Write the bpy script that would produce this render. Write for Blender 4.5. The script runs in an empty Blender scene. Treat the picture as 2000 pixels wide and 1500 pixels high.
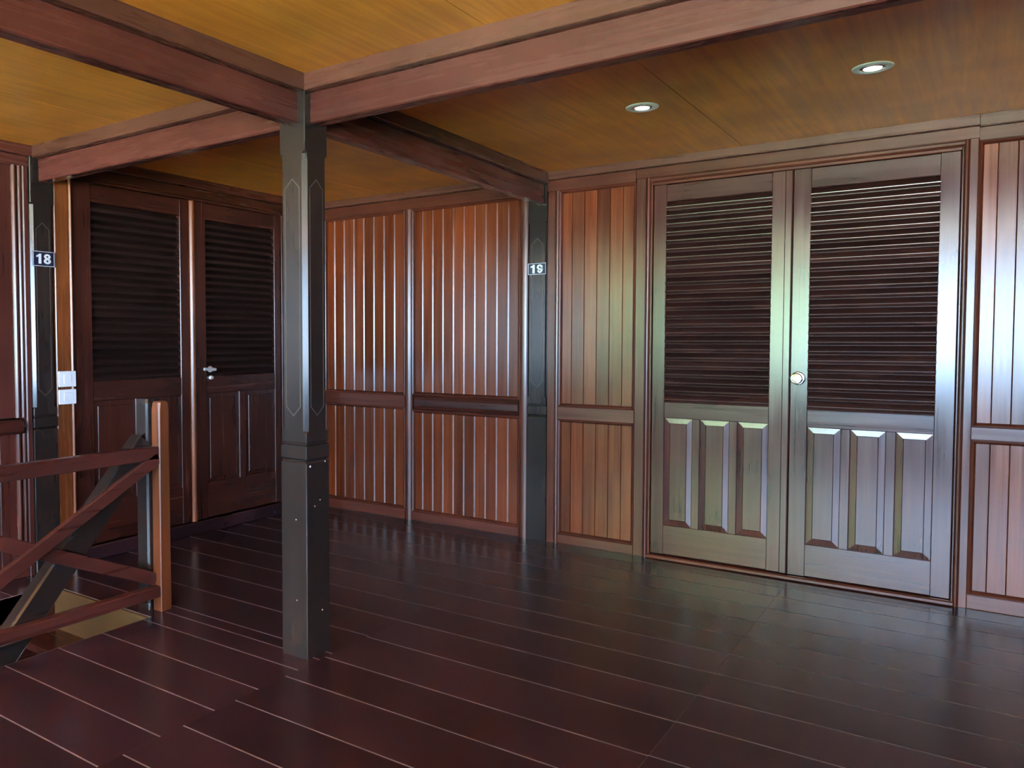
import bpy, math, random
from mathutils import Vector, Matrix
random.seed(7)
SC = bpy.context.scene
COL = SC.collection

# ------------------------------------------------------------------ camera
F_PX, YAW, PITCH, ROLL = 1571.38, 0.6312, -0.0412, -0.0014
PPX, PPY = -227.63, -21.97
CAM = Vector((2.1075, -2.2917, 1.2133))
cd = bpy.data.cameras.new('camera')
cd.sensor_fit = 'HORIZONTAL'; cd.sensor_width = 36.0
cd.lens = F_PX * 36.0 / 2000.0
cd.shift_x = -PPX / 2000.0
cd.shift_y = PPY / 2000.0
cd.clip_start = 0.02; cd.clip_end = 300
cam = bpy.data.objects.new('camera', cd); COL.objects.link(cam)
fw = Vector((-math.sin(YAW) * math.cos(PITCH), math.cos(YAW) * math.cos(PITCH), math.sin(PITCH)))
r0 = Vector((math.cos(YAW), math.sin(YAW), 0)); u0 = r0.cross(fw)
rr = math.cos(ROLL) * r0 + math.sin(ROLL) * u0
uu = -math.sin(ROLL) * r0 + math.cos(ROLL) * u0
m = Matrix((rr, uu, -fw)).transposed().to_4x4(); m.translation = CAM
cam.matrix_world = m
SC.camera = cam

# ------------------------------------------------------------------ world, sun, exposure
SKY = 41.0
w = bpy.data.worlds.new('sky'); SC.world = w; w.use_nodes = True
bg = w.node_tree.nodes['Background']
bg.inputs[0].default_value = (0.45, 0.69, 1.0, 1); bg.inputs[1].default_value = SKY
sd = bpy.data.lights.new('sun', 'SUN'); sd.energy = 240; sd.angle = 0.01; sd.color = (1, .95, .86)
so = bpy.data.objects.new('sun', sd); COL.objects.link(so)
so.rotation_euler = (math.radians(24), math.radians(14), 0)
VS = SC.view_settings
VS.view_transform = 'Standard'; VS.look = 'None'; VS.gamma = 1.0; VS.use_curve_mapping = False
VS.exposure = 0.06
SC.display_settings.display_device = 'sRGB'

# ------------------------------------------------------------------ materials
MATS = {}
def newmat(name):
    mt = bpy.data.materials.new(name); mt.use_nodes = True
    nt = mt.node_tree; return mt, nt, nt.nodes['Principled BSDF']
def wood(name, c1, c2, axis, rough=.30, rnd=.18, bump=.12, along=1.2, across=34., spec=.6, blotch=.25, coat=0.0, speck=False, rvar=1.0):
    key = (name, axis)
    if key in MATS: return MATS[key]
    mt, nt, bs = newmat(name + '_' + axis)
    N = nt.nodes; L = nt.links
    tc = N.new('ShaderNodeTexCoord'); oi = N.new('ShaderNodeObjectInfo')
    mul = N.new('ShaderNodeVectorMath'); mul.operation = 'SCALE'
    mul.inputs[0].default_value = (17.3, 31.7, 23.1)
    L.new(oi.outputs['Random'], mul.inputs['Scale'])
    add = N.new('ShaderNodeVectorMath'); add.operation = 'ADD'
    L.new(tc.outputs['Object'], add.inputs[0]); L.new(mul.outputs[0], add.inputs[1])
    mp = N.new('ShaderNodeMapping')
    mp.inputs['Scale'].default_value = tuple(along if a == axis else across for a in 'xyz')
    L.new(add.outputs[0], mp.inputs[0])
    n1 = N.new('ShaderNodeTexNoise'); n1.inputs['Scale'].default_value = 1.0
    n1.inputs['Detail'].default_value = 5; n1.inputs['Roughness'].default_value = .62
    n1.inputs['Distortion'].default_value = .6
    L.new(mp.outputs[0], n1.inputs['Vector'])
    n2 = N.new('ShaderNodeTexNoise'); n2.inputs['Scale'].default_value = 2.3; n2.inputs['Detail'].default_value = 2
    L.new(add.outputs[0], n2.inputs['Vector'])
    rp = N.new('ShaderNodeValToRGB')
    rp.color_ramp.elements[0].position = .32; rp.color_ramp.elements[0].color = (*c1, 1)
    rp.color_ramp.elements[1].position = .70; rp.color_ramp.elements[1].color = (*c2, 1)
    L.new(n1.outputs['Fac'], rp.inputs[0])
    # value variation: per piece + blotches
    m1 = N.new('ShaderNodeMapRange'); m1.inputs['To Min'].default_value = 1 - rnd; m1.inputs['To Max'].default_value = 1 + rnd
    L.new(oi.outputs['Random'], m1.inputs['Value'])
    m2 = N.new('ShaderNodeMapRange'); m2.inputs['From Min'].default_value = .3; m2.inputs['From Max'].default_value = .7
    m2.inputs['To Min'].default_value = 1 - blotch; m2.inputs['To Max'].default_value = 1 + blotch
    L.new(n2.outputs['Fac'], m2.inputs['Value'])
    mm = N.new('ShaderNodeMath'); mm.operation = 'MULTIPLY'
    L.new(m1.outputs[0], mm.inputs[0]); L.new(m2.outputs[0], mm.inputs[1])
    sc = N.new('ShaderNodeVectorMath'); sc.operation = 'SCALE'
    L.new(rp.outputs[0], sc.inputs[0]); L.new(mm.outputs[0], sc.inputs['Scale'])
    L.new(sc.outputs[0], bs.inputs['Base Color'])
    m3 = N.new('ShaderNodeMapRange'); m3.inputs['From Min'].default_value = .3; m3.inputs['From Max'].default_value = .7
    m3.inputs['To Min'].default_value = rough * (1 - .18 * rvar); m3.inputs['To Max'].default_value = rough * (1 + .2 * rvar)
    L.new(n1.outputs['Fac'], m3.inputs['Value']); L.new(m3.outputs[0], bs.inputs['Roughness'])
    bs.inputs['Specular IOR Level'].default_value = spec
    if coat:
        bs.inputs['Coat Weight'].default_value = coat; bs.inputs['Coat Roughness'].default_value = .1
    if speck:
        vo = N.new('ShaderNodeTexVoronoi'); vo.inputs['Scale'].default_value = 5.5
        L.new(add.outputs[0], vo.inputs['Vector'])
        lt = N.new('ShaderNodeMath'); lt.operation = 'LESS_THAN'; lt.inputs[1].default_value = .018
        L.new(vo.outputs['Distance'], lt.inputs[0])
        mx = N.new('ShaderNodeMix'); mx.data_type = 'RGBA'
        L.new(lt.outputs[0], mx.inputs['Factor']); L.new(sc.outputs[0], mx.inputs['A'])
        mx.inputs['B'].default_value = (.16, .13, .14, 1)
        L.new(mx.outputs['Result'], bs.inputs['Base Color'])
    if bump:
        b = N.new('ShaderNodeBump'); b.inputs['Strength'].default_value = bump; b.inputs['Distance'].default_value = .0015
        L.new(n1.outputs['Fac'], b.inputs['Height']); L.new(b.outputs[0], bs.inputs['Normal'])
    MATS[key] = mt; return mt
def plain(name, c, rough=.5, metal=0., emit=None, es=0., noise=0., spec=.5):
    if name in MATS: return MATS[name]
    mt, nt, bs = newmat(name)
    bs.inputs['Base Color'].default_value = (*c, 1); bs.inputs['Roughness'].default_value = rough
    bs.inputs['Metallic'].default_value = metal; bs.inputs['Specular IOR Level'].default_value = spec
    if emit:
        bs.inputs['Emission Color'].default_value = (*emit, 1); bs.inputs['Emission Strength'].default_value = es
    if noise:
        N = nt.nodes; L = nt.links
        n1 = N.new('ShaderNodeTexNoise'); n1.inputs['Scale'].default_value = noise; n1.inputs['Detail'].default_value = 6
        tc = N.new('ShaderNodeTexCoord'); L.new(tc.outputs['Object'], n1.inputs['Vector'])
        rp = N.new('ShaderNodeValToRGB')
        rp.color_ramp.elements[0].position = .3; rp.color_ramp.elements[0].color = (*[x * .6 for x in c], 1)
        rp.color_ramp.elements[1].position = .7; rp.color_ramp.elements[1].color = (*[min(1, x * 1.4) for x in c], 1)
        L.new(n1.outputs['Fac'], rp.inputs[0]); L.new(rp.outputs[0], bs.inputs['Base Color'])
    MATS[name] = mt; return mt
def W_plank(a):  return wood('plank_wood', (.086, .0155, .0048), (.150, .0345, .0090), a, .21, rnd=.28, blotch=.15, bump=.06)
def W_frame(a):  return wood('frame_wood', (.062, .016, .010), (.098, .0265, .0155), a, .22, rnd=.10, bump=.08)
def W_door(a):   return wood('door_wood', (.044, .0115, .0105), (.070, .0185, .0150), a, .19, rnd=.06, bump=.03, spec=.75)
def W_ddoor(a):  return wood('dark_door_wood', (.036, .0100, .0070), (.056, .0150, .0100), a, .24, rnd=.08, bump=.04)
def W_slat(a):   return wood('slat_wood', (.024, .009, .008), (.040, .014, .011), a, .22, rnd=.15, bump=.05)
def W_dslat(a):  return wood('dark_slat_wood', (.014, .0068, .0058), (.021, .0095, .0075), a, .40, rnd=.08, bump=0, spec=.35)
def W_beam(a):   return wood('beam_wood', (.074, .0190, .0155), (.092, .0250, .0195), a, .27, rnd=.08, bump=.06)
def W_fascia(a): return wood('fascia_wood', (.080, .0290, .0205), (.098, .0370, .0260), a, .28, rnd=.08, bump=.06)
def W_post(a):   return wood('post_wood', (.017, .0125, .0115), (.023, .0170, .0150), a, .17, rnd=.1, bump=.03)
def W_floor(a):  return wood('floor_wood', (.020, .0088, .0115), (.031, .0122, .0158), a, .25, rnd=.25, bump=0, rvar=.25, spec=.5, blotch=.40, along=1.6, across=22, speck=True)
def W_rail(a):   return wood('rail_wood', (.056, .0155, .0120), (.082, .0230, .0165), a, .30, rnd=.06, bump=.03)
def W_newel(a):  return wood('newel_wood', (.110, .029, .0085), (.160, .046, .0130), a, .40, rnd=.06, bump=.03)
def W_orange(a): return wood('orange_wood', (.125, .033, .0095), (.175, .052, .0145), a, .26, rnd=.06, bump=.04)
def W_ceil(a):   return wood('ceiling_ply', (.62, .215, .026), (.86, .36, .058), a, .34, rnd=.07, bump=.04, spec=.35, across=30, along=1.4, blotch=.20)
def W_tan(a):    return wood('raw_tan_wood', (.075, .043, .017), (.105, .061, .025), a, .75, rnd=.05, spec=.15)
M_DUST  = plain('dusty_seam', (.16, .13, .135), .7, noise=9.)
M_LINE  = plain('pale_scribe_line', (.085, .072, .056), .5)
M_CSEAM = plain('pale_ceiling_seam', (.62, .40, .14), .7)
M_CHROME = plain('chrome', (.82, .82, .80), .16, 1.0)
M_STEEL = plain('brushed_steel', (.82, .82, .80), .28, .55)
M_KNOB = plain('polished_knob', (.62, .62, .58), .17, 1.0)
M_WHITE = plain('white_plastic', (.80, .82, .84), .35)
M_SIGNB = plain('sign_navy', (.012, .013, .035), .3)
M_SIGNW = plain('sign_white', (.82, .84, .86), .4)
M_RIM   = plain('lamp_rim', (.85, .88, .92), .35, .0)
M_LENS  = plain('lamp_lens', (.9, .9, .9), .2, emit=(1, .98, .97), es=2.6)
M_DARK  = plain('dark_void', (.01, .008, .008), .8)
M_LEAF  = plain('garden_leaf', (.27, .43, .22), .6, noise=1.6)
M_GRASS = plain('garden_paving', (.58, .51, .40), .8, noise=.5)
M_SHELL = plain('shell_boards', (.06, .022, .013), .5, noise=3.)
M_NAIL  = plain('nail_head', (.85, .85, .85), .3, .5)

# ------------------------------------------------------------------ builders
def put(o, label=None, cat=None, group=None, kind=None):
    if label: o['label'] = label
    if cat: o['category'] = cat
    if group: o['group'] = group
    if kind: o['kind'] = kind
    return o
def thing(name, loc, label, cat, group=None, kind=None):
    o = bpy.data.objects.new(name, None); o.empty_display_size = .05
    COL.objects.link(o); o.location = loc
    return put(o, label, cat, group, kind)
def wloc(o):
    v = Vector(o.location)
    while o.parent: o = o.parent; v += Vector(o.location)
    return v
MESHES = {}
def link_mesh(name, me, loc, parent=None):
    o = bpy.data.objects.new(name, me); COL.objects.link(o)
    if parent:
        o.parent = parent; o.location = Vector(loc) - wloc(parent)
    else:
        o.location = loc
    return o
def fix_normals(verts, faces):
    import bmesh
    bm = bmesh.new(); vs = [bm.verts.new(v) for v in verts]
    for f in faces:
        try: bm.faces.new([vs[i] for i in f])
        except ValueError: pass
    bmesh.ops.recalc_face_normals(bm, faces=bm.faces)
    return bm
def mesh_of(name, verts, faces, mat, smooth=False):
    bm = fix_normals(verts, faces)
    me = bpy.data.meshes.new(name); bm.to_mesh(me); bm.free()
    me.materials.append(mat)
    if smooth:
        for p in me.polygons: p.use_smooth = True
    return me
def obj(name, verts, faces, mat, parent=None, smooth=False, origin=None):
    """one mesh object; vertices in world space, origin at centre of bottom unless given"""
    if origin is None:
        xs = [v[0] for v in verts]; ys = [v[1] for v in verts]; zs = [v[2] for v in verts]
        origin = ((min(xs) + max(xs)) / 2, (min(ys) + max(ys)) / 2, min(zs))
    loc = Vector(origin)
    me = mesh_of(name, [tuple(Vector(v) - loc) for v in verts], faces, mat, smooth)
    return link_mesh(name, me, loc, parent)
def rp(u0, u1, v0, v1, c=.003):
    """rectangle profile with small chamfers"""
    if c <= 0: return [(u0, v0), (u1, v0), (u1, v1), (u0, v1)]
    return [(u0 + c, v0), (u1 - c, v0), (u1, v0 + c), (u1, v1 - c), (u1 - c, v1), (u0 + c, v1), (u0, v1 - c), (u0, v0 + c)]
def prism_vf(prof, axis, a0, a1):
    n = len(prof); vs = []
    for a in (a0, a1):
        for (p, q) in prof:
            vs.append({'x': (a, p, q), 'y': (p, a, q), 'z': (p, q, a)}[axis])
    fs = [tuple(range(n)), tuple(range(n, 2 * n))]
    for i in range(n):
        j = (i + 1) % n; fs.append((i, j, n + j, n + i))
    return vs, fs
def prism(name, prof, axis, a0, a1, mat, parent=None):
    vs, fs = prism_vf(prof, axis, a0, a1)
    return obj(name, vs, fs, mat, parent)
def box(name, x0, x1, y0, y1, z0, z1, wf, axis=None, parent=None, c=.003):
    """bar with chamfered long edges; grain along the long axis"""
    d = {'x': x1 - x0, 'y': y1 - y0, 'z': z1 - z0}
    if axis is None: axis = max(d, key=d.get)
    mat = wf(axis) if callable(wf) else wf
    c = min(c, .3 * min(v for k, v in d.items() if k != axis))
    if axis == 'x': return prism(name, rp(y0, y1, z0, z1, c), 'x', x0, x1, mat, parent)
    if axis == 'y': return prism(name, rp(x0, x1, z0, z1, c), 'y', y0, y1, mat, parent)
    return prism(name, rp(x0, x1, y0, y1, c), 'z', z0, z1, mat, parent)
def bar(name, p, q, wx, wz, mat, parent=None, c=.003, up=(0, 0, 1)):
    """rectangular bar from p to q; wx = width sideways, wz = height across"""
    p = Vector(p); q = Vector(q); d = (q - p).normalized()
    s = d.cross(Vector(up)).normalized(); t = s.cross(d)
    prof = rp(-wx / 2, wx / 2, -wz / 2, wz / 2, c); n = len(prof)
    vs = [tuple(e + s * a + t * b) for e in (p, q) for (a, b) in prof]
    fs = [tuple(range(n)), tuple(range(n, 2 * n))] + [(i, (i + 1) % n, n + (i + 1) % n, n + i) for i in range(n)]
    return obj(name, vs, fs, mat, parent)
def loft(name, rings, mat, parent=None, smooth=False):
    n = len(rings[0]); vs = [v for r in rings for v in r]; fs = [tuple(range(n)), tuple(range(len(vs) - n, len(vs)))]
    for k in range(len(rings) - 1):
        for i in range(n):
            j = (i + 1) % n; fs.append((k * n + i, k * n + j, (k + 1) * n + j, (k + 1) * n + i))
    return obj(name, vs, fs, mat, parent, smooth)
def octring(cx, cy, z, h, c):
    return [(cx + a, cy + b, z) for a, b in rp(-h, h, -h, h, c)]
def lathe(name, prof, c, axis, mat, parent=None, n=32, smooth=True):
    """prof: (radius, distance along axis); axis unit vector"""
    ax = Vector(axis).normalized(); s = ax.orthogonal().normalized(); t = ax.cross(s); c = Vector(c)
    vs = []; fs = []
    for (r, d) in prof:
        for k in range(n):
            a = 2 * math.pi * k / n; vs.append(tuple(c + ax * d + (s * math.cos(a) + t * math.sin(a)) * max(r, 1e-5)))
    for k in range(len(prof) - 1):
        for i in range(n):
            j = (i + 1) % n; fs.append((k * n + i, k * n + j, (k + 1) * n + j, (k + 1) * n + i))
    fs.append(tuple(range(n))); fs.append(tuple(range(len(vs) - n, len(vs))))
    o = obj(name, vs, fs, mat, parent, False)
    if smooth:
        for p in o.data.polygons: p.use_smooth = len(p.vertices) == 4
        try: o.data.set_sharp_from_angle(angle=math.radians(40))
        except Exception: pass
    return o

# ------------------------------------------------------------------ dimensions
YW, XL, H = 2.1138, -1.8198, 2.1951
ZF, ZB = 2.1326, 2.0185          # bottom of the upper board / of the lower beam
HW, BW = .0639, .0303            # half widths: post and upper board / lower beam
YO, XR = -4.5, 6.2               # open veranda edge behind the camera, far side wall
WELL_X0, WELL_X1, WELL_Y = -1.585, -.812, -.115   # stair opening

# ------------------------------------------------------------------ floor
floor = thing('floor', (0, 0, 0), 'dark glossy red-brown plank floor with pale dusty seams', 'floor', kind='structure')
def slab(x0, x1, y0, y1):
    prism('subfloor', rp(x0, x1, y0, y1, 0), 'z', -.12, -.0003, M_DUST, floor)
slab(WELL_X1 - .002, XR, YO, WELL_Y); slab(XL - .3, XR, WELL_Y, YW + .12); slab(XL - .3, WELL_X0, YO, WELL_Y)
GAP = .0023
def boards(x0, x1, seams):
    for a, b in zip(seams[:-1], seams[1:]):
        o = prism('board', rp(a + GAP, b - GAP, -.020, 0, .0008), 'x', x0 + .0003, x1 - .0003, W_floor('x'), floor)
up = [.49, .712, .932, 1.15, 1.37, 1.59, 1.79, 1.96, YW - .004]
lo = [YO + .02, -4.33, -4.12, -3.9, -3.69, -3.47, -3.26, -3.05, -2.83, -2.62, -2.40, -2.19, -1.98, -1.76, -1.55, -1.34, -1.13]
boards(WELL_X1, .1, lo[:-1] + [-1.20, -.983, -.768, -.553, -.356, -.155, WELL_Y + .08])
boards(XL - .05, .1, [WELL_Y, .038, .266] + up) if False else None
boards(XL - .09, WELL_X1, [WELL_Y, .038])
boards(WELL_X1, .1, [WELL_Y + .08, .038])
boards(XL - .09, .1, [.038, .266] + up)
boards(.1, 1.345, lo + [-.90, -.68, -.461, -.22, -.003, .255] + up)
boards(1.345, 3.0, [v + .003 for v in lo + [-.90, -.68, -.461, -.22, -.003, .255] + up[:-1]] + [YW - .004])
boards(3.0, XR, lo + [-.90, -.68, -.461, -.22, -.003, .255] + up)
boards(XL - .09, WELL_X0, [YO + .02, -4.2, -3.98, -3.77, -3.55, -3.33, -3.12, -2.9, -2.68, -2.47, -2.25, -2.03, -1.82, -1.6, -1.38, -1.16, -.95, -.74, -.53, -.32, WELL_Y])

# stair opening: header, shaft, flight
hd = prism('trim_1', rp(WELL_X0, WELL_X1, WELL_Y - .016, WELL_Y - .0005, 0), 'z', -.30, -.002, W_tan('x'))
put(hd, 'pale tan edge board at the head of the stair opening in the floor', 'edge board', kind='structure')
sw = thing('wall_stairwell', (-1.3, -1.6, -2.6), 'dark boarded sides of the stair shaft below the floor', 'wall', kind='structure')
prism('shaft_side', rp(WELL_X0 - .1, WELL_X0, YO, WELL_Y, 0), 'z', -2.6, -.004, M_SHELL, sw)
prism('shaft_side', rp(WELL_X1, WELL_X1 + .06, YO, WELL_Y, 0), 'z', -.14, -.021, M_SHELL, sw)
prism('shaft_end', rp(WELL_X0, XR, .4, .5, 0), 'z', -2.6, -.121, M_SHELL, sw)
prism('shaft_end', rp(WELL_X0 - .1, XR + .1, YO - .02, YO + .06, 0), 'z', -2.6, -.121, M_SHELL, sw)  # unseen wall added to keep daylight from below off the stairwell
prism('shaft_bottom', rp(WELL_X0, XR, YO, .5, 0), 'z', -2.7, -2.6, M_SHELL, sw)
st = thing('staircase', (-1.3, -.4, -2.6), 'steep dark wooden stair descending behind the railing', 'staircase')
for k in range(1, 12):
    y1 = WELL_Y - .175 * (k - 1); z = -.2 * k
    box('tread', WELL_X0 + .02, -.97, y1 - .2, y1, z - .035, z, W_ddoor, 'x', st)
for x in (WELL_X0 + .01, -.96):
    prism('stringer', [(WELL_Y, -.06), (WELL_Y, -.34), (WELL_Y - 1.95, -2.58), (WELL_Y - 2.12, -2.48)], 'x', x, x + .03, W_ddoor('y'), st)

# ------------------------------------------------------------------ ceiling
ceil = thing('ceiling', (0, 0, H), 'golden varnished plywood ceiling panels with fine pale seams', 'ceiling', kind='structure')
prism('ceiling_backing', rp(XL - .3, XR + .1, YO - 1.3, YW + .2, 0), 'z', H + .012, H + .1, M_CSEAM, ceil)
def panels(xs, y0, y1):
    for a, b in zip(xs[:-1], xs[1:]):
        prism('panel', rp(a + .0013, b - .0013, y0, y1, 0), 'z', H, H + .01, W_ceil('y'), ceil)
panels([-.03, 1.095, 2.30, 3.5, XR], 0, YW + .1)
panels([-.03, .826, 2.04, 3.25, XR], -2.1, 0)
panels([XL - .2, -1.18, -.03], 0, YW + .1)
panels([XL - .2, -1.06, -.03], -2.1, 0)
panels([XL - .2, -.8, .4, 1.6, 2.8, 4.0, XR + .1], YO - 1.3, -2.1)  # the strip beyond the opening is an eave added to block sun

# ------------------------------------------------------------------ closed shell behind and beside the camera
wb = thing('wall_back_added', (1.4, YO, 0), 'unseen boards added behind the camera to narrow the daylight opening', 'wall', kind='structure')
prism('added_lintel', rp(XL - .2, XR, YO - .06, YO + .06, 0), 'z', 2.04, H, M_SHELL, wb)  # unseen beam added to cut the daylight coming in
prism('wall_boarding', rp(5.0, XR, YO - .05, YO + .02, 0), 'z', .72, 2.04, M_SHELL, wb)  # added return, narrows the opening to dim the side-facing surfaces
prism('added_parapet', rp(XL - .2, XR, YO - .05, YO + .02, 0), 'z', -.12, .72, M_SHELL, wb)  # added, unseen: darkens the low part of the door reflections
ws = thing('wall_side', (XR, -1.2, 0), 'plain boarded wall closing the veranda beyond the right edge', 'wall', kind='structure')
prism('wall_boarding', rp(XR, XR + .1, YO, YW + .1, 0), 'z', -2.7, H + .1, M_SHELL, ws)

# ------------------------------------------------------------------ beams
def straight_beam(label, x0, x1, y0, y1, along):
    t = thing('ceiling_beam', ((x0 + x1) / 2, (y0 + y1) / 2, ZB), label, 'beam', 'ceiling beams meeting at the centre post')
    if along == 'x':
        box('upper_board', x0, x1, -HW, HW, ZF, H + .001, W_fascia, 'x', t, c=.002)
        box('lower_beam', x0, x1, -BW, BW, ZB, ZF, W_beam, 'x', t, c=.004)
    else:
        box('upper_board', -HW, HW, y0, y1, ZF, H + .001, W_fascia, 'y', t, c=.002)
        box('lower_beam', -BW, BW, y0, y1, ZB, ZF, W_beam, 'y', t, c=.004)
    return t
straight_beam('long red-brown ceiling beam running right from the centre post across the top', HW, XR, 0, 0, 'x')
straight_beam('dark red ceiling beam running from the centre post to the upper left corner', 0, 0, -2.1, -HW, 'y')
straight_beam('ceiling beam from the centre post to the wall post with number 18', XL + .03, -HW, 0, 0, 'x')
tb = thing('ceiling_beam', (-.03, 1.0, ZB), 'dark ceiling beam from the centre post to the wall post with number 19', 'beam', 'ceiling beams meeting at the centre post')
def skew(name, x0, x1, h, z0, z1, wf):
    vs = []
    for (cx, y) in ((x0, HW), (x1, YW - .01)):
        vs += [(cx + a, y, b) for a, b in rp(-h, h, z0, z1, .003)]
    n = 8; fs = [tuple(range(n)), tuple(range(n, 2 * n))] + [(i, (i + 1) % n, n + (i + 1) % n, n + i) for i in range(n)]
    return obj(name, vs, fs, wf('y'), tb)
skew('upper_board', -.001, -.044, HW, ZF, H + .001, W_fascia); skew('lower_beam', -.001, -.044, BW, ZB, ZF, W_beam)
straight_cap = box('post_cap', -HW, HW, -HW, HW, ZF, H, W_fascia, 'x', None)

# ------------------------------------------------------------------ posts
def scribe(name, cx, cy, off, face, z0, z1, hw, parent):
    """thin pale scribed outline with pointed ends on one face"""
    tip = .035; a = hw; pts = [(-a, z0 + tip), (0, z0), (a, z0 + tip), (a, z1 - tip), (0, z1), (-a, z1 - tip)]
    vs = []; fs = []; th = .0011
    for i in range(6):
        p = Vector((*pts[i], 0)); q = Vector((*pts[(i + 1) % 6], 0)); d = (q - p).normalized(); nrm = Vector((-d.y, d.x, 0)) * th
        b = len(vs)
        for lift in (.0, .0006):
            for e in (p + nrm, p - nrm, q - nrm, q + nrm):
                if face == '-y': vs.append((cx + e.x, cy - off - lift, e.y))
                else: vs.append((cx + off + lift, cy + e.x, e.y))
        fs += [(b, b + 1, b + 2, b + 3), (b + 4, b + 5, b + 6, b + 7), (b, b + 1, b + 5, b + 4), (b + 1, b + 2, b + 6, b + 5), (b + 2, b + 3, b + 7, b + 6), (b + 3, b, b + 4, b + 7)]
    return obj(name, vs, fs, M_LINE, parent)
def post(cx, cy, label, ztop, faces, cc=.0155):
    t = thing('wooden_post', (cx, cy, 0), label, 'post', 'dark chamfered posts')
    h = HW
    R = [octring(cx, cy, z, hh, c) for z, hh, c in
         [(.822, h - .002, .003), (.826, h, .003), (.862, h, .003), (.868, h, cc), (1.905, h, cc), (1.914, h, .003), (ztop, h, .003)]]
    loft('shaft', R, W_post('z'), t)
    R = [octring(cx, cy, z, hh, .003) for z, hh in [(.752, h - .006), (.757, h - .005), (.763, h + .0025), (.812, h + .0025), (.817, h - .004), (.822, h - .004)]]
    loft('collar', R, W_post('z'), t)
    hl = .0658
    R = [octring(cx, cy, z, hh, .003) for z, hh in [(0, hl), (.746, hl), (.752, hl - .004)]]
    loft('lower_shaft', R, W_post('z'), t)
    for f in faces: scribe('scribed_outline', cx, cy, h, f, .925, 1.815, .036, t)
    return t
pc = post(0, 0, 'dark chamfered square post standing free in the middle of the room', ZF, ('-y', '+x'))
straight_cap.parent = pc
for (x, y, z, s) in ((.0665, -.045, .735, .0042), (.0665, .040, .745, .0026), (.0665, .01, .60, .0022), (.0665, -.02, .58, .0025), (.012, -.0665, .53, .0022), (.014, -.0665, .22, .002), (.0665, .02, .17, .003)):
    ax = (1, 0, 0) if x > .06 else (0, -1, 0)
    lathe('nail_head', [(s, -.002), (s, 0), (s * .6, .0012)], (x, y, z), ax, M_NAIL, pc, n=10)
p19 = post(-.0585, YW + HW - .004, 'dark wall post carrying the number 19 sign beside the panelled wall', H - .002, ('-y',), .012)
p18 = post(XL - HW + .004, 0, 'dark wall post carrying the number 18 sign beside the left door', H - .002, ('+x',), .016)

# ------------------------------------------------------------------ right wall (faces -y)
wr = thing('wall_right', (1.0, YW, 0), 'red-brown panelled wall of vertical planks, rails and studs', 'wall', kind='structure')
PD = .016     # plank recess
prism('backing', rp(XL - .2, XR, YW + .05, YW + .15, 0), 'z', 0, H + .05, M_DARK, wr)
box('top_board', XL, 2.0715, YW - .024, YW + .05, 2.150, H + .001, W_fascia, 'x', wr, c=.002)
box('top_board', 2.0735, XR, YW - .024, YW + .05, 2.143, H + .001, W_fascia, 'x', wr, c=.002)
box('frieze', XL, -.121, YW, YW + .05, 2.076, 2.150, W_frame, 'x', wr)
box('frieze', .0055, .535, YW, YW + .05, 2.083, 2.150, W_frame, 'x', wr)
box('frieze', .537, 2.0715, YW, YW + .05, 2.095, 2.150, W_frame, 'x', wr)
box('frieze', 2.0735, XR, YW, YW + .05, 2.085, 2.143, W_frame, 'x', wr)
def wplank_prof(w, d=.0045, cw=.016):
    # flat face with a broad bead chamfer on its right side; local (x, y) with y towards the room negative
    return [(0, .014), (w - .0006, .014), (w - .0006, d + .001), (w - .0022, d), (w - cw, 0), (.0012, 0), (0, .0015)]
def plank_bay(x0, x1, n, z0, z1, cw=.016):
    wd = (x1 - x0) / n
    vs, fs = prism_vf(wplank_prof(wd, cw=min(cw, wd * .25)), 'z', 0, z1 - z0)
    me = mesh_of('plank', vs, fs, W_plank('z'))
    for k in range(n): link_mesh('plank', me, (x0 + k * wd, YW + PD, z0), wr)
def bead(name, p, q, side, wf=W_frame):
    """sloped bead round a panel: p,q ends along the edge; side = direction into panel (dx,dz)"""
    (x0, z0), (x1, z1) = p, q; sx, sz = side; wv = .018
    prof = [(0, 0.002), (.005, -.003), (.010, .000), (wv, PD - .001), (wv, PD + .004), (0, PD + .004)]
    vs = []
    for i, (x, z) in enumerate(((x0, z0), (x1, z1))):
        dx, dz = (x1 - x0), (z1 - z0); ln = math.hypot(dx, dz); dx /= ln; dz /= ln
        sg = 1 if i == 0 else -1
        for (a, b) in prof:   # mitred ends
            vs.append((x + sx * a + dx * sg * a, YW + b, z + sz * a + dz * sg * a))
    n = len(prof); fs = [tuple(range(n)), tuple(range(n, 2 * n))] + [(i, (i + 1) % n, n + (i + 1) % n, n + i) for i in range(n)]
    return obj(name, vs, fs, wf('x' if abs(x1 - x0) > abs(z1 - z0) else 'z'), wr)
def frame_beads(x0, x1, z0, z1):
    bead('bead', (x0, z0), (x1, z0), (0, 1)); bead('bead', (x0, z1), (x1, z1), (0, -1))
    bead('bead', (x0, z0), (x0, z1), (1, 0)); bead('bead', (x1, z0), (x1, z1), (-1, 0))
def bay(x0, x1, n, mr0, mr1, ztop, zbot=.058, cw=.016):
    plank_bay(x0, x1, n, mr1, ztop, cw); plank_bay(x0, x1, n, zbot, mr0, cw)
    frame_beads(x0, x1, mr1, ztop); frame_beads(x0, x1, zbot, mr0)
    box('base_rail', x0, x1, YW, YW + .05, 0, zbot, W_frame, 'x', wr)
def stud(x0, x1, z0=0., z1=2.076, proud=0., c=.004):
    return box('stud', x0, x1, YW - proud, YW + .05, z0, z1, W_frame, 'z', wr, c=c)
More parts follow.
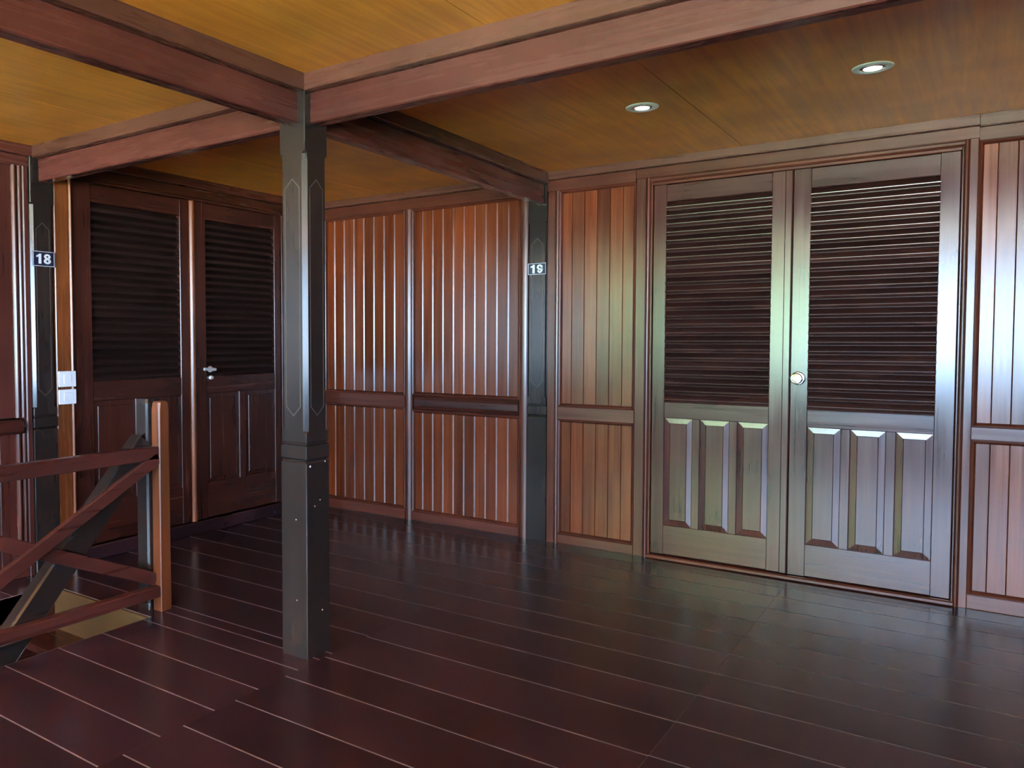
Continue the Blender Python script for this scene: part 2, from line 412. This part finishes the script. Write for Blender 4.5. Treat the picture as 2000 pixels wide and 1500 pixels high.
def arc_prof(u0, u1, v_back, v_edge, rise, n=9):
    """convex half-round front between u0 and u1; v grows away from the room"""
    pts = [(u0, v_back), (u1, v_back)]
    for i in range(n):
        t = i / (n - 1); u = u1 + (u0 - u1) * t
        pts.append((u, v_edge - rise * math.sin(math.pi * (.5 - abs(t - .5)) * .999) ** .8))
    return pts
def round_stud(name, x0, x1, z0, z1, rise, wf=W_frame, par=None):
    return prism(name, arc_prof(x0, x1, YW + .05, YW + .002, rise), 'z', z0, z1, wf('z'), par or wr)
# bay 1 and 2, left of the post with 19
stud(XL, -1.745); round_stud('stud', -1.037, -.975, 0, 2.076, .016); round_stud('stud', -.178, -.1225, 0, 2.076, .010)
bay(-1.745, -1.037, 8, .757, .838, 2.076, .066, cw=.011); bay(-.975, -.178, 10, .742, .845, 2.076, .058, cw=.0095)
box('mid_rail', -1.745, -1.037, YW - .004, YW + .05, .757, .838, W_frame, 'x', wr)
# the bulkier mid rail with a splayed left end
yy = [YW + .04, YW + .002, YW - .012, YW - .018, YW - .018, YW - .012, YW + .002, YW + .04]
zz = [.742, .742, .757, .775, .812, .830, .845, .845]
vs = [(-.975 + (.028 if 1 < i < 6 else 0), yy[i], zz[i]) for i in range(8)] + [(-.178, yy[i], zz[i]) for i in range(8)]
obj('mid_rail', vs, [tuple(range(8)), tuple(range(8, 16))] + [(i, (i + 1) % 8, 8 + (i + 1) % 8, 8 + i) for i in range(8)], W_ddoor('x'), wr)
# bay 3
stud(.006, .054, z1=2.083, c=.004); round_stud('stud_bead', .054, .080, 0, 2.083, .008); stud(.537, .594, z1=2.095, c=.004)
bay(.080, .537, 6, .742, .817, 2.083, .055, cw=.004)
box('mid_rail', .080, .537, YW - .003, YW + .05, .742, .817, W_frame, 'x', wr)
# bay 4, right of the door
stud(2.037, 2.072, z1=2.095)
bay(2.072, 2.772, 10, .763, .821, 2.085, .064, cw=.004)
box('mid_rail', 2.072, 2.772, YW - .003, YW + .05, .763, .821, W_frame, 'x', wr)
stud(2.772, 2.84, z1=2.085)
prism('end_panel', rp(2.84, XR - .01, YW + .01, YW + .05, 0), 'z', 0, 2.085, W_plank('z'), wr)

# ------------------------------------------------------------------ louvred doors
def flip_leaf(plane):
    """returns function mapping (s, depth, z) to world; s along the wall, depth positive into the wall"""
    if plane == 'right': return lambda s, d, z: (s, YW + d, z)
    return lambda s, d, z: (XL - d, s, z)
def pbox(name, T, ax_s, s0, s1, d0, d1, z0, z1, wf, parent, c=.003):
    a = T(s0, d0, z0); b = T(s1, d1, z1)
    x0, x1 = sorted((a[0], b[0])); y0, y1 = sorted((a[1], b[1])); z0, z1 = sorted((a[2], b[2]))
    d = {'x': x1 - x0, 'y': y1 - y0, 'z': z1 - z0}
    axis = 'z' if (z1 - z0) > (s1 - s0) else ax_s
    return box(name, x0, x1, y0, y1, z0, z1, wf, axis, parent, c=c)
def raised_panel(T, s0, s1, z0, z1, d, wf, parent):
    bw, rise = .028, .0065
    o_ = [(s0, z0), (s1, z0), (s1, z1), (s0, z1)]
    i_ = [(s0 + bw, z0 + bw), (s1 - bw, z0 + bw), (s1 - bw, z1 - bw), (s0 + bw, z1 - bw)]
    vs = [T(s, d + .012, z) for s, z in o_] + [T(s, d, z) for s, z in o_] + [T(s, d - rise + .003, z) for s, z in i_] + \
         [T(s + (.003 if k in (0, 3) else -.003), d - rise, z + (.003 if k < 2 else -.003)) for k, (s, z) in enumerate(i_)]
    fs = [(0, 1, 2, 3), (12, 13, 14, 15)]
    for b in (0, 4, 8): fs += [(b + i, b + (i + 1) % 4, b + 4 + (i + 1) % 4, b + 4 + i) for i in range(4)]
    return obj('raised_panel', vs, fs, wf('z'), parent)
def slats(T, s0, s1, z0, z1, n, d, wf, parent, ax_s):
    pitch = (z1 - z0) / n
    # tilted blade with a square-cut lower edge; the two arrises are eased
    prof = [(d + .0085, 0), (d + .0080, .0026), (d + .0004, .0150), (d, .0180), (d + .0014, .0200), (d + .029, .046), (d + .033, .030)]
    k = len(prof); vs = []
    for s in (s0, s1):
        for (dd, z) in prof: vs.append(T(s, dd, z))
    fs = [tuple(range(k)), tuple(range(k, 2 * k))] + [(i, (i + 1) % k, k + (i + 1) % k, k + i) for i in range(k)]
    org = Vector(T((s0 + s1) / 2, d, 0))
    me = mesh_of('slat', [tuple(Vector(v) - org) for v in vs], fs, wf(ax_s))
    for i in range(n):
        zz_ = z0 + (i - .02) * pitch
        link_mesh('slat', me, org + Vector((0, 0, zz_)), parent)
def leaf(door, plane, s0, s1, st0, st1, zb, zt, lz0, lz1, pz0, pz1, npan, dep, wf, wslat, nsl, muntin=.042, wback=None):
    wback = wback or M_DARK
    T = flip_leaf(plane); ax_s = 'x' if plane == 'right' else 'y'
    mid = Vector(T((s0 + s1) / 2, dep, zb))
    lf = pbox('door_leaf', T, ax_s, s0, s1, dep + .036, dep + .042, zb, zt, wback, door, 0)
    B = lambda nm, a, b, z0, z1, d0=dep, c=.003: pbox(nm, T, ax_s, a, b, d0, dep + .036, z0, z1, wf, lf, c)
    B('stile', s0, st0, zb, zt); B('stile', st1, s1, zb, zt)
    B('top_rail', st0, st1, lz1, zt); B('middle_rail', st0, st1, pz1, lz0); B('bottom_rail', st0, st1, zb, pz0)
    wpan = (st1 - st0 - muntin * (npan - 1)) / npan
    for k in range(npan):
        a = st0 + k * (wpan + muntin)
        raised_panel(T, a, a + wpan, pz0, pz1, dep + .0115, wf, lf)
        if k < npan - 1: B('muntin', a + wpan, a + wpan + muntin, pz0, pz1)
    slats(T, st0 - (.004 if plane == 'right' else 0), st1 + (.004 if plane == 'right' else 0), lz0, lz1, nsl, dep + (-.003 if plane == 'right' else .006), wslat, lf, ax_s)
    return lf
d1 = thing('door_1', (1.32, YW, 0), 'wide double louvred door with raised panels in the right-hand wall', 'door', kind='structure')
def dpart(nm, a, b, d0, d1_, z0, z1, wf=W_frame, par=None, c=.003, plane='right'):
    return pbox(nm, flip_leaf(plane), 'x' if plane == 'right' else 'y', a, b, d0, d1_, z0, z1, wf, par, c)
round_stud('jamb_bead', .596, .617, 0, 2.0945, .008, W_frame, d1); dpart('jamb', .617, .630, .004, .05, 0, 2.068, par=d1)
round_stud('jamb_bead', 2.020, 2.036, 0, 2.0945, .007, W_frame, d1); dpart('jamb', 2.010, 2.020, .004, .05, 0, 2.068, W_ddoor, d1)
dpart('head', .617, 2.020, -.006, .05, 2.068, 2.0945, par=d1, c=.009); dpart('head', .630, 2.010, .004, .05, 2.052, 2.068, par=d1)
dpart('threshold', .618, 2.020, -.018, .05, .001, .024, W_frame, d1, c=.006)
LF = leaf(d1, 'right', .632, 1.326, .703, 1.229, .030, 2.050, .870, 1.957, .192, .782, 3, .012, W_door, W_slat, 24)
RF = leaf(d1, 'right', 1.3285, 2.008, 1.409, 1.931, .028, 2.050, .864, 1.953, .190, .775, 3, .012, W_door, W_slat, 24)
dpart('astragal', 1.291, 1.3255, .005, .02, .030, 2.049, W_door, LF, c=.004)
KN = (1.364, YW + .012, 1.018)
kb = lathe('knob', [(.033, 0), (.033, .003), (.029, .008), (.016, .010), (.014, .022), (.022, .030), (.0275, .040), (.0275, .052), (.024, .058), (.014, .060), (.012, .056), (.006, .056), (.004, .058), (.001, .058)],
      KN, (0, -1, 0), M_KNOB, RF)
kb['label'] = 'round shiny steel door knob'

d2 = thing('door_2', (XL, .98, 0), 'dark double louvred door with raised panels in the left-hand wall', 'door', kind='structure')
A = dict(plane='left')
dpart('jamb', .068, .150, .0, .10, 0, 2.076, W_orange, d2, c=.004, **A)
prism('jamb_bead', [(2 * XL - v, u) for u, v in [(.150, XL + .04), (.166, XL + .04)] + [(.166 - .016 * i / 6, XL - .002 - .009 * math.sin(math.pi * i / 6)) for i in range(7)]], 'z', 0, 2.076, W_orange('z'), d2)
dpart('head', .166, 1.82, -.002, .10, 2.066, 2.082, W_ddoor, d2, **A)
dpart('jamb', 1.752, 1.82, 0, .10, 0, 2.066, W_ddoor, d2, **A)
dpart('threshold', .166, 1.752, -.006, .10, .0, .080, W_floor, d2, c=.006, **A)
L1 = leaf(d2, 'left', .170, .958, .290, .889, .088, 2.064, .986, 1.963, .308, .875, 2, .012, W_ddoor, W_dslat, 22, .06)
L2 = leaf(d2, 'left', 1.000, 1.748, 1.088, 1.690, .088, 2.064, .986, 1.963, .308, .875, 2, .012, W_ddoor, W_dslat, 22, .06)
prism('astragal', [(2 * (XL - .006) - v, u) for u, v in [(.960, XL + .03), (.996, XL + .03)] + [(.996 - .036 * i / 8, XL - .006 - .014 * math.sin(math.pi * i / 8)) for i in range(9)]], 'z', .086, 2.063, W_orange('z'), L1)
hy, hz = 1.112, 1.028
lathe('handle_rose', [(.020, 0), (.020, .006), (.011, .008), (.010, .045)], (XL - .012, hy, hz), (1, 0, 0), M_STEEL, L2)
lv = bar('lever', (XL + .035, hy + .008, hz), (XL + .040, hy - .088, hz + .004), .016, .018, M_STEEL, L2, c=.005); lv['label'] = 'shiny steel lever handle'
lathe('key_cylinder', [(.013, 0), (.013, .010), (.009, .014), (.009, .022)], (XL - .012, hy + .004, hz - .052), (1, 0, 0), M_STEEL, L2)

# ------------------------------------------------------------------ left wall (faces +x)
wl = thing('wall_left', (XL, -.5, 0), 'dark red panelled wall section left of the post with 18', 'wall', kind='structure')
prism('backing', rp(XL - .22, XL - .10, -3.3, YW + .1, 0), 'z', -2.7, H + .05, M_DARK, wl)
box('top_board', XL - .1, XL + .020, -3.3, YW - .02, 2.143, H + .001, W_beam, 'y', wl, c=.002)
box('frieze', XL - .1, XL, .066, YW, 2.082, 2.143, W_ddoor, 'y', wl)
box('frieze', XL - .1, XL - .004, -3.3, -.066, 2.089, 2.143, W_beam, 'y', wl)
box('stud', XL - .1, XL - .004, -.098, -.0655, 0, 2.089, W_rail, 'z', wl, c=.006)
def round_y(name, y0, y1, z0, z1, rise, xe, wf, par):
    pr = [(2 * xe - v, u) for u, v in arc_prof(y0, y1, xe + .06, xe, rise)]
    return prism(name, pr, 'z', z0, z1, wf('z'), par)
for a in (-.124, -.152):
    for z0, z1 in ((.82, 2.089), (.06, .74)):
        round_y('bead', a, a + .026, z0, z1, .012, XL - .014, W_frame, wl)
for k in range(6):
    y1 = -.152 - .085 * k
    for z0, z1 in ((.06, .74), (.82, 2.089)):
        prism('plank', [(XL - .1, y1 - .084), (XL - .1, y1), (XL - .022, y1), (XL - .022, y1 - .078), (XL - .026, y1 - .084)], 'z', z0, z1, W_rail('z'), wl)
prism('end_panel', rp(XL - .1, XL - .02, -3.3, -.663, 0), 'z', 0, 2.089, W_rail('z'), wl)
prism('mid_rail', rp(XL - .1, XL + .014, .738, .812, .014), 'y', -1.2, -.125, W_ddoor('y'), wl)
lathe('mid_rail_end', [(.037, 0), (.034, .012), (.024, .022), (.010, .028), (.001, .029)], (XL - .023, -.125, .775), (0, 1, 0), W_ddoor('y'), wl, n=20)
box('base_rail', XL - .1, XL - .004, -3.3, -.0985, 0, .06, W_rail, 'y', wl)
prism('wall_boarding', rp(XL - .1, XL - .02, -3.3, .2, 0), 'z', -2.7, -.0, M_SHELL, wl)

# ------------------------------------------------------------------ stair railing
rl = thing('stair_railing', (-.858, -.5, 0), 'red-brown wooden stair railing with crossed diagonal braces and newel', 'railing')
loft('newel', [octring(-.858, -.018, z, h, c) for z, h, c in [(0, .0285, .003), (.905, .0285, .006), (.935, .0265, .010), (.94, .0225, .010)]], W_newel('z'), rl)
loft('newel', [octring(-.858, -1.255, z, h, c) for z, h, c in [(0, .0285, .003), (.905, .0285, .006), (.935, .0265, .010), (.94, .0225, .010)]], W_newel('z'), rl)
box('top_rail', -.880, -.833, -1.23, -.046, .682, .742, W_rail, 'y', rl, c=.005)
box('bottom_rail', -.880, -.833, -1.23, -.046, .066, .116, W_rail, 'y', rl, c=.004)
bar('diagonal_brace', (-.846, -.046, .690), (-.846, -1.20, .690 - 1.154 * .525), .026, .054, W_rail('y'), rl)
bar('diagonal_brace', (-.874, -.046, .140), (-.874, -1.20, .140 + 1.154 * .44), .026, .056, W_rail('y'), rl)
hr = thing('stair_handrail', (-.93, -.02, 0), 'dark chamfered stair post with a sloping handrail going down', 'handrail')
loft('stair_post', [octring(-.933, -.024, z, h, c) for z, h, c in [(0, .041, .003), (.03, .041, .008), (.93, .041, .008), (.95, .037, .008)]], W_post('z'), hr)
bar('sloping_rail', (-.925, -.060, .757), (-.925, -2.05, .757 - 1.99 * 1.145), .070, .112, W_post('y'), hr, c=.008)

# ------------------------------------------------------------------ signs, switches, lamps
def sign(txt, label, plane, s0, s1, z0, z1, d):
    T = flip_leaf(plane); mid = T((s0 + s1) / 2, d, (z0 + z1) / 2)
    t = thing('number_sign', mid, label, 'sign', 'room number signs')
    ax = 'x' if plane == 'right' else 'y'
    pbox('plate', T, ax, s0, s1, d - .003, d, z0, z1, M_SIGNB, t, .0005)
    b, e, th = .0024, .0012, .0006
    for a0, a1, c0, c1 in ((s0 + e, s1 - e, z0 + e, z0 + e + b), (s0 + e, s1 - e, z1 - e - b, z1 - e), (s0 + e, s0 + e + b, z0 + e, z1 - e), (s1 - e - b, s1 - e, z0 + e, z1 - e)):
        pbox('border', T, ax, a0, a1, d - .003 - th, d - .003, c0, c1, M_SIGNW, t, 0)
    vs, fs = [], []
    def solid(quads):
        for q in quads:
            k = len(vs)
            for dd in (d - .0030, d - .0040):
                for (a_, z_) in q: vs.append(T((s0 + s1) / 2 + a_, dd, (z0 + z1) / 2 + z_))
            n = len(q); fs.append(tuple(range(k, k + n))); fs.append(tuple(range(k + n, k + 2 * n)))
            for i in range(n): fs.append((k + i, k + (i + 1) % n, k + n + (i + 1) % n, k + n + i))
    def ring(cx, cz, ro, zo, ri, zi, a0=0, a1=360, n=24):
        qs = []
        for i in range(n):
            t0 = math.radians(a0 + (a1 - a0) * i / n); t1 = math.radians(a0 + (a1 - a0) * (i + 1) / n)
            qs.append([(cx + ro * math.cos(t0), cz + zo * math.sin(t0)), (cx + ro * math.cos(t1), cz + zo * math.sin(t1)),
                       (cx + ri * math.cos(t1), cz + zi * math.sin(t1)), (cx + ri * math.cos(t0), cz + zi * math.sin(t0))])
        solid(qs)
    def digit(ch, cx, h):
        if ch == '1':
            solid([[(cx - .005, -h), (cx + .010, -h), (cx + .010, h), (cx - .002, h), (cx - .005, h * .8)], [(cx - .017, h * .22), (cx - .005, h * .42), (cx - .005, h * .8), (cx - .017, h * .60)]])
        elif ch == '8':
            ring(cx, h * .47, .0180, h * .53, .0052, h * .19); ring(cx, -h * .43, .0198, h * .57, .0058, h * .22)
        else:
            ring(cx, h * .36, .0192, h * .64, .0056, h * .25); ring(cx, 0, .0194, h, .0062, h * .60, -155, 20)
    digit(txt[0], -.024, .0255); digit(txt[1], .019, .0255)
    obj('digits', vs, fs, M_SIGNW, t)
sign('19', 'small navy sign with white number 19 on the post beside the louvred door', 'right', -.1185, -.0005, 1.600, 1.669, -.004)
sign('18', 'small navy sign with white number 18 on the left wall post', 'left', -.056, .062, 1.592, 1.670, -.004)
def switch(label, z0, z1):
    T = flip_leaf('left'); t = thing('light_switch', T(.118, 0, z0), label, 'switch', 'white switches beside the left door')
    pbox('plate', T, 'y', .070, .166, -.017, -.0005 - .0085, z0, z1, M_WHITE, t, .003)
    pbox('back_box', T, 'y', .074, .149, -.0095, -.0002, z0 + .004, z1 - .004, M_WHITE, t, .001)
    pbox('rocker', T, 'y', .096, .140, -.020, -.0165, z0 + .018, z1 - .018, M_WHITE, t, .0015)
switch('white square switch plate, the upper of the two beside the left door', .966, 1.049)
switch('white square switch plate, the lower of the two beside the left door', .874, .952)
def downlight(x, y, label):
    t = thing('downlight', (x, y, H), label, 'lamp', 'recessed ceiling downlights')
    lathe('rim', [(0.0410, .002), (0.0427, -.002), (0.0490, -.0065), (0.0593, -.0068), (0.0661, -.004), (0.0678, .001)], (x, y, H), (0, 0, 1), M_RIM, t, n=40)
    lathe('reflector', [(0.0410, -.003), (0.0405, -.0045), (0.0331, -.0055), (0.0308, -.0035), (0.0308, .0)], (x, y, H), (0, 0, 1), M_CHROME, t, n=40)
    lathe('lens', [(0.0296, .0), (0.0296, -.006), (0.0205, -.0085), (0.0068, -.0095), (0.0011, -.0095)], (x, y, H), (0, 0, 1), M_LENS, t, n=32)
downlight(.917, 1.109, 'round recessed ceiling lamp nearer the centre post')
downlight(1.760, 1.112, 'round recessed ceiling lamp at upper right, above the right door leaf')

# ------------------------------------------------------------------ garden outside the open side (lights and reflects in the room)
gr = prism('ground', rp(-60, 60, -80, 20, 0), 'z', -3.2, -3.0, M_GRASS)
put(gr, 'sunlit garden ground outside the open veranda', 'ground', kind='structure')
rnd = random.Random(3)
def blob(verts, faces, c, r, rng):
    nu, nv = 14, 9; b = len(verts); ph = [rng.uniform(0, 6.28) for _ in range(4)]
    for j in range(nv + 1):
        th = math.pi * j / nv
        for i in range(nu):
            a = 2 * math.pi * i / nu
            k = r * (1 + .14 * math.sin(3 * a + ph[0]) * math.sin(2 * th + ph[1]) + .10 * math.sin(5 * a + ph[2]) * math.sin(5 * th + ph[3]) + rng.uniform(-.05, .05))
            verts.append((c[0] + k * math.sin(th) * math.cos(a), c[1] + k * math.sin(th) * math.sin(a), c[2] + k * math.cos(th)))
    for j in range(nv):
        for i in range(nu):
            i2 = (i + 1) % nu
            faces.append((b + j * nu + i, b + j * nu + i2, b + (j + 1) * nu + i2, b + (j + 1) * nu + i))
vs, fs = [], []
for k in range(60):
    x = rnd.uniform(-18, -.9); y = rnd.uniform(-17, -11.5)
    blob(vs, fs, (x, y, rnd.uniform(-2.4, 5.0 if x < -1.6 else 3.4)), rnd.uniform(.9, 1.8), rnd)
for k in range(26):
    blob(vs, fs, (rnd.uniform(-1, 16), rnd.uniform(-19, -14), rnd.uniform(-2.8, -1.9)), rnd.uniform(.8, 1.5), rnd)
me = bpy.data.meshes.new('garden_foliage'); me.from_pydata(vs, [], fs); me.materials.append(M_LEAF); me.update()
gf = link_mesh('garden_foliage', me, (0, 0, 0))
put(gf, 'green garden foliage outside the open veranda', 'foliage', kind='stuff')
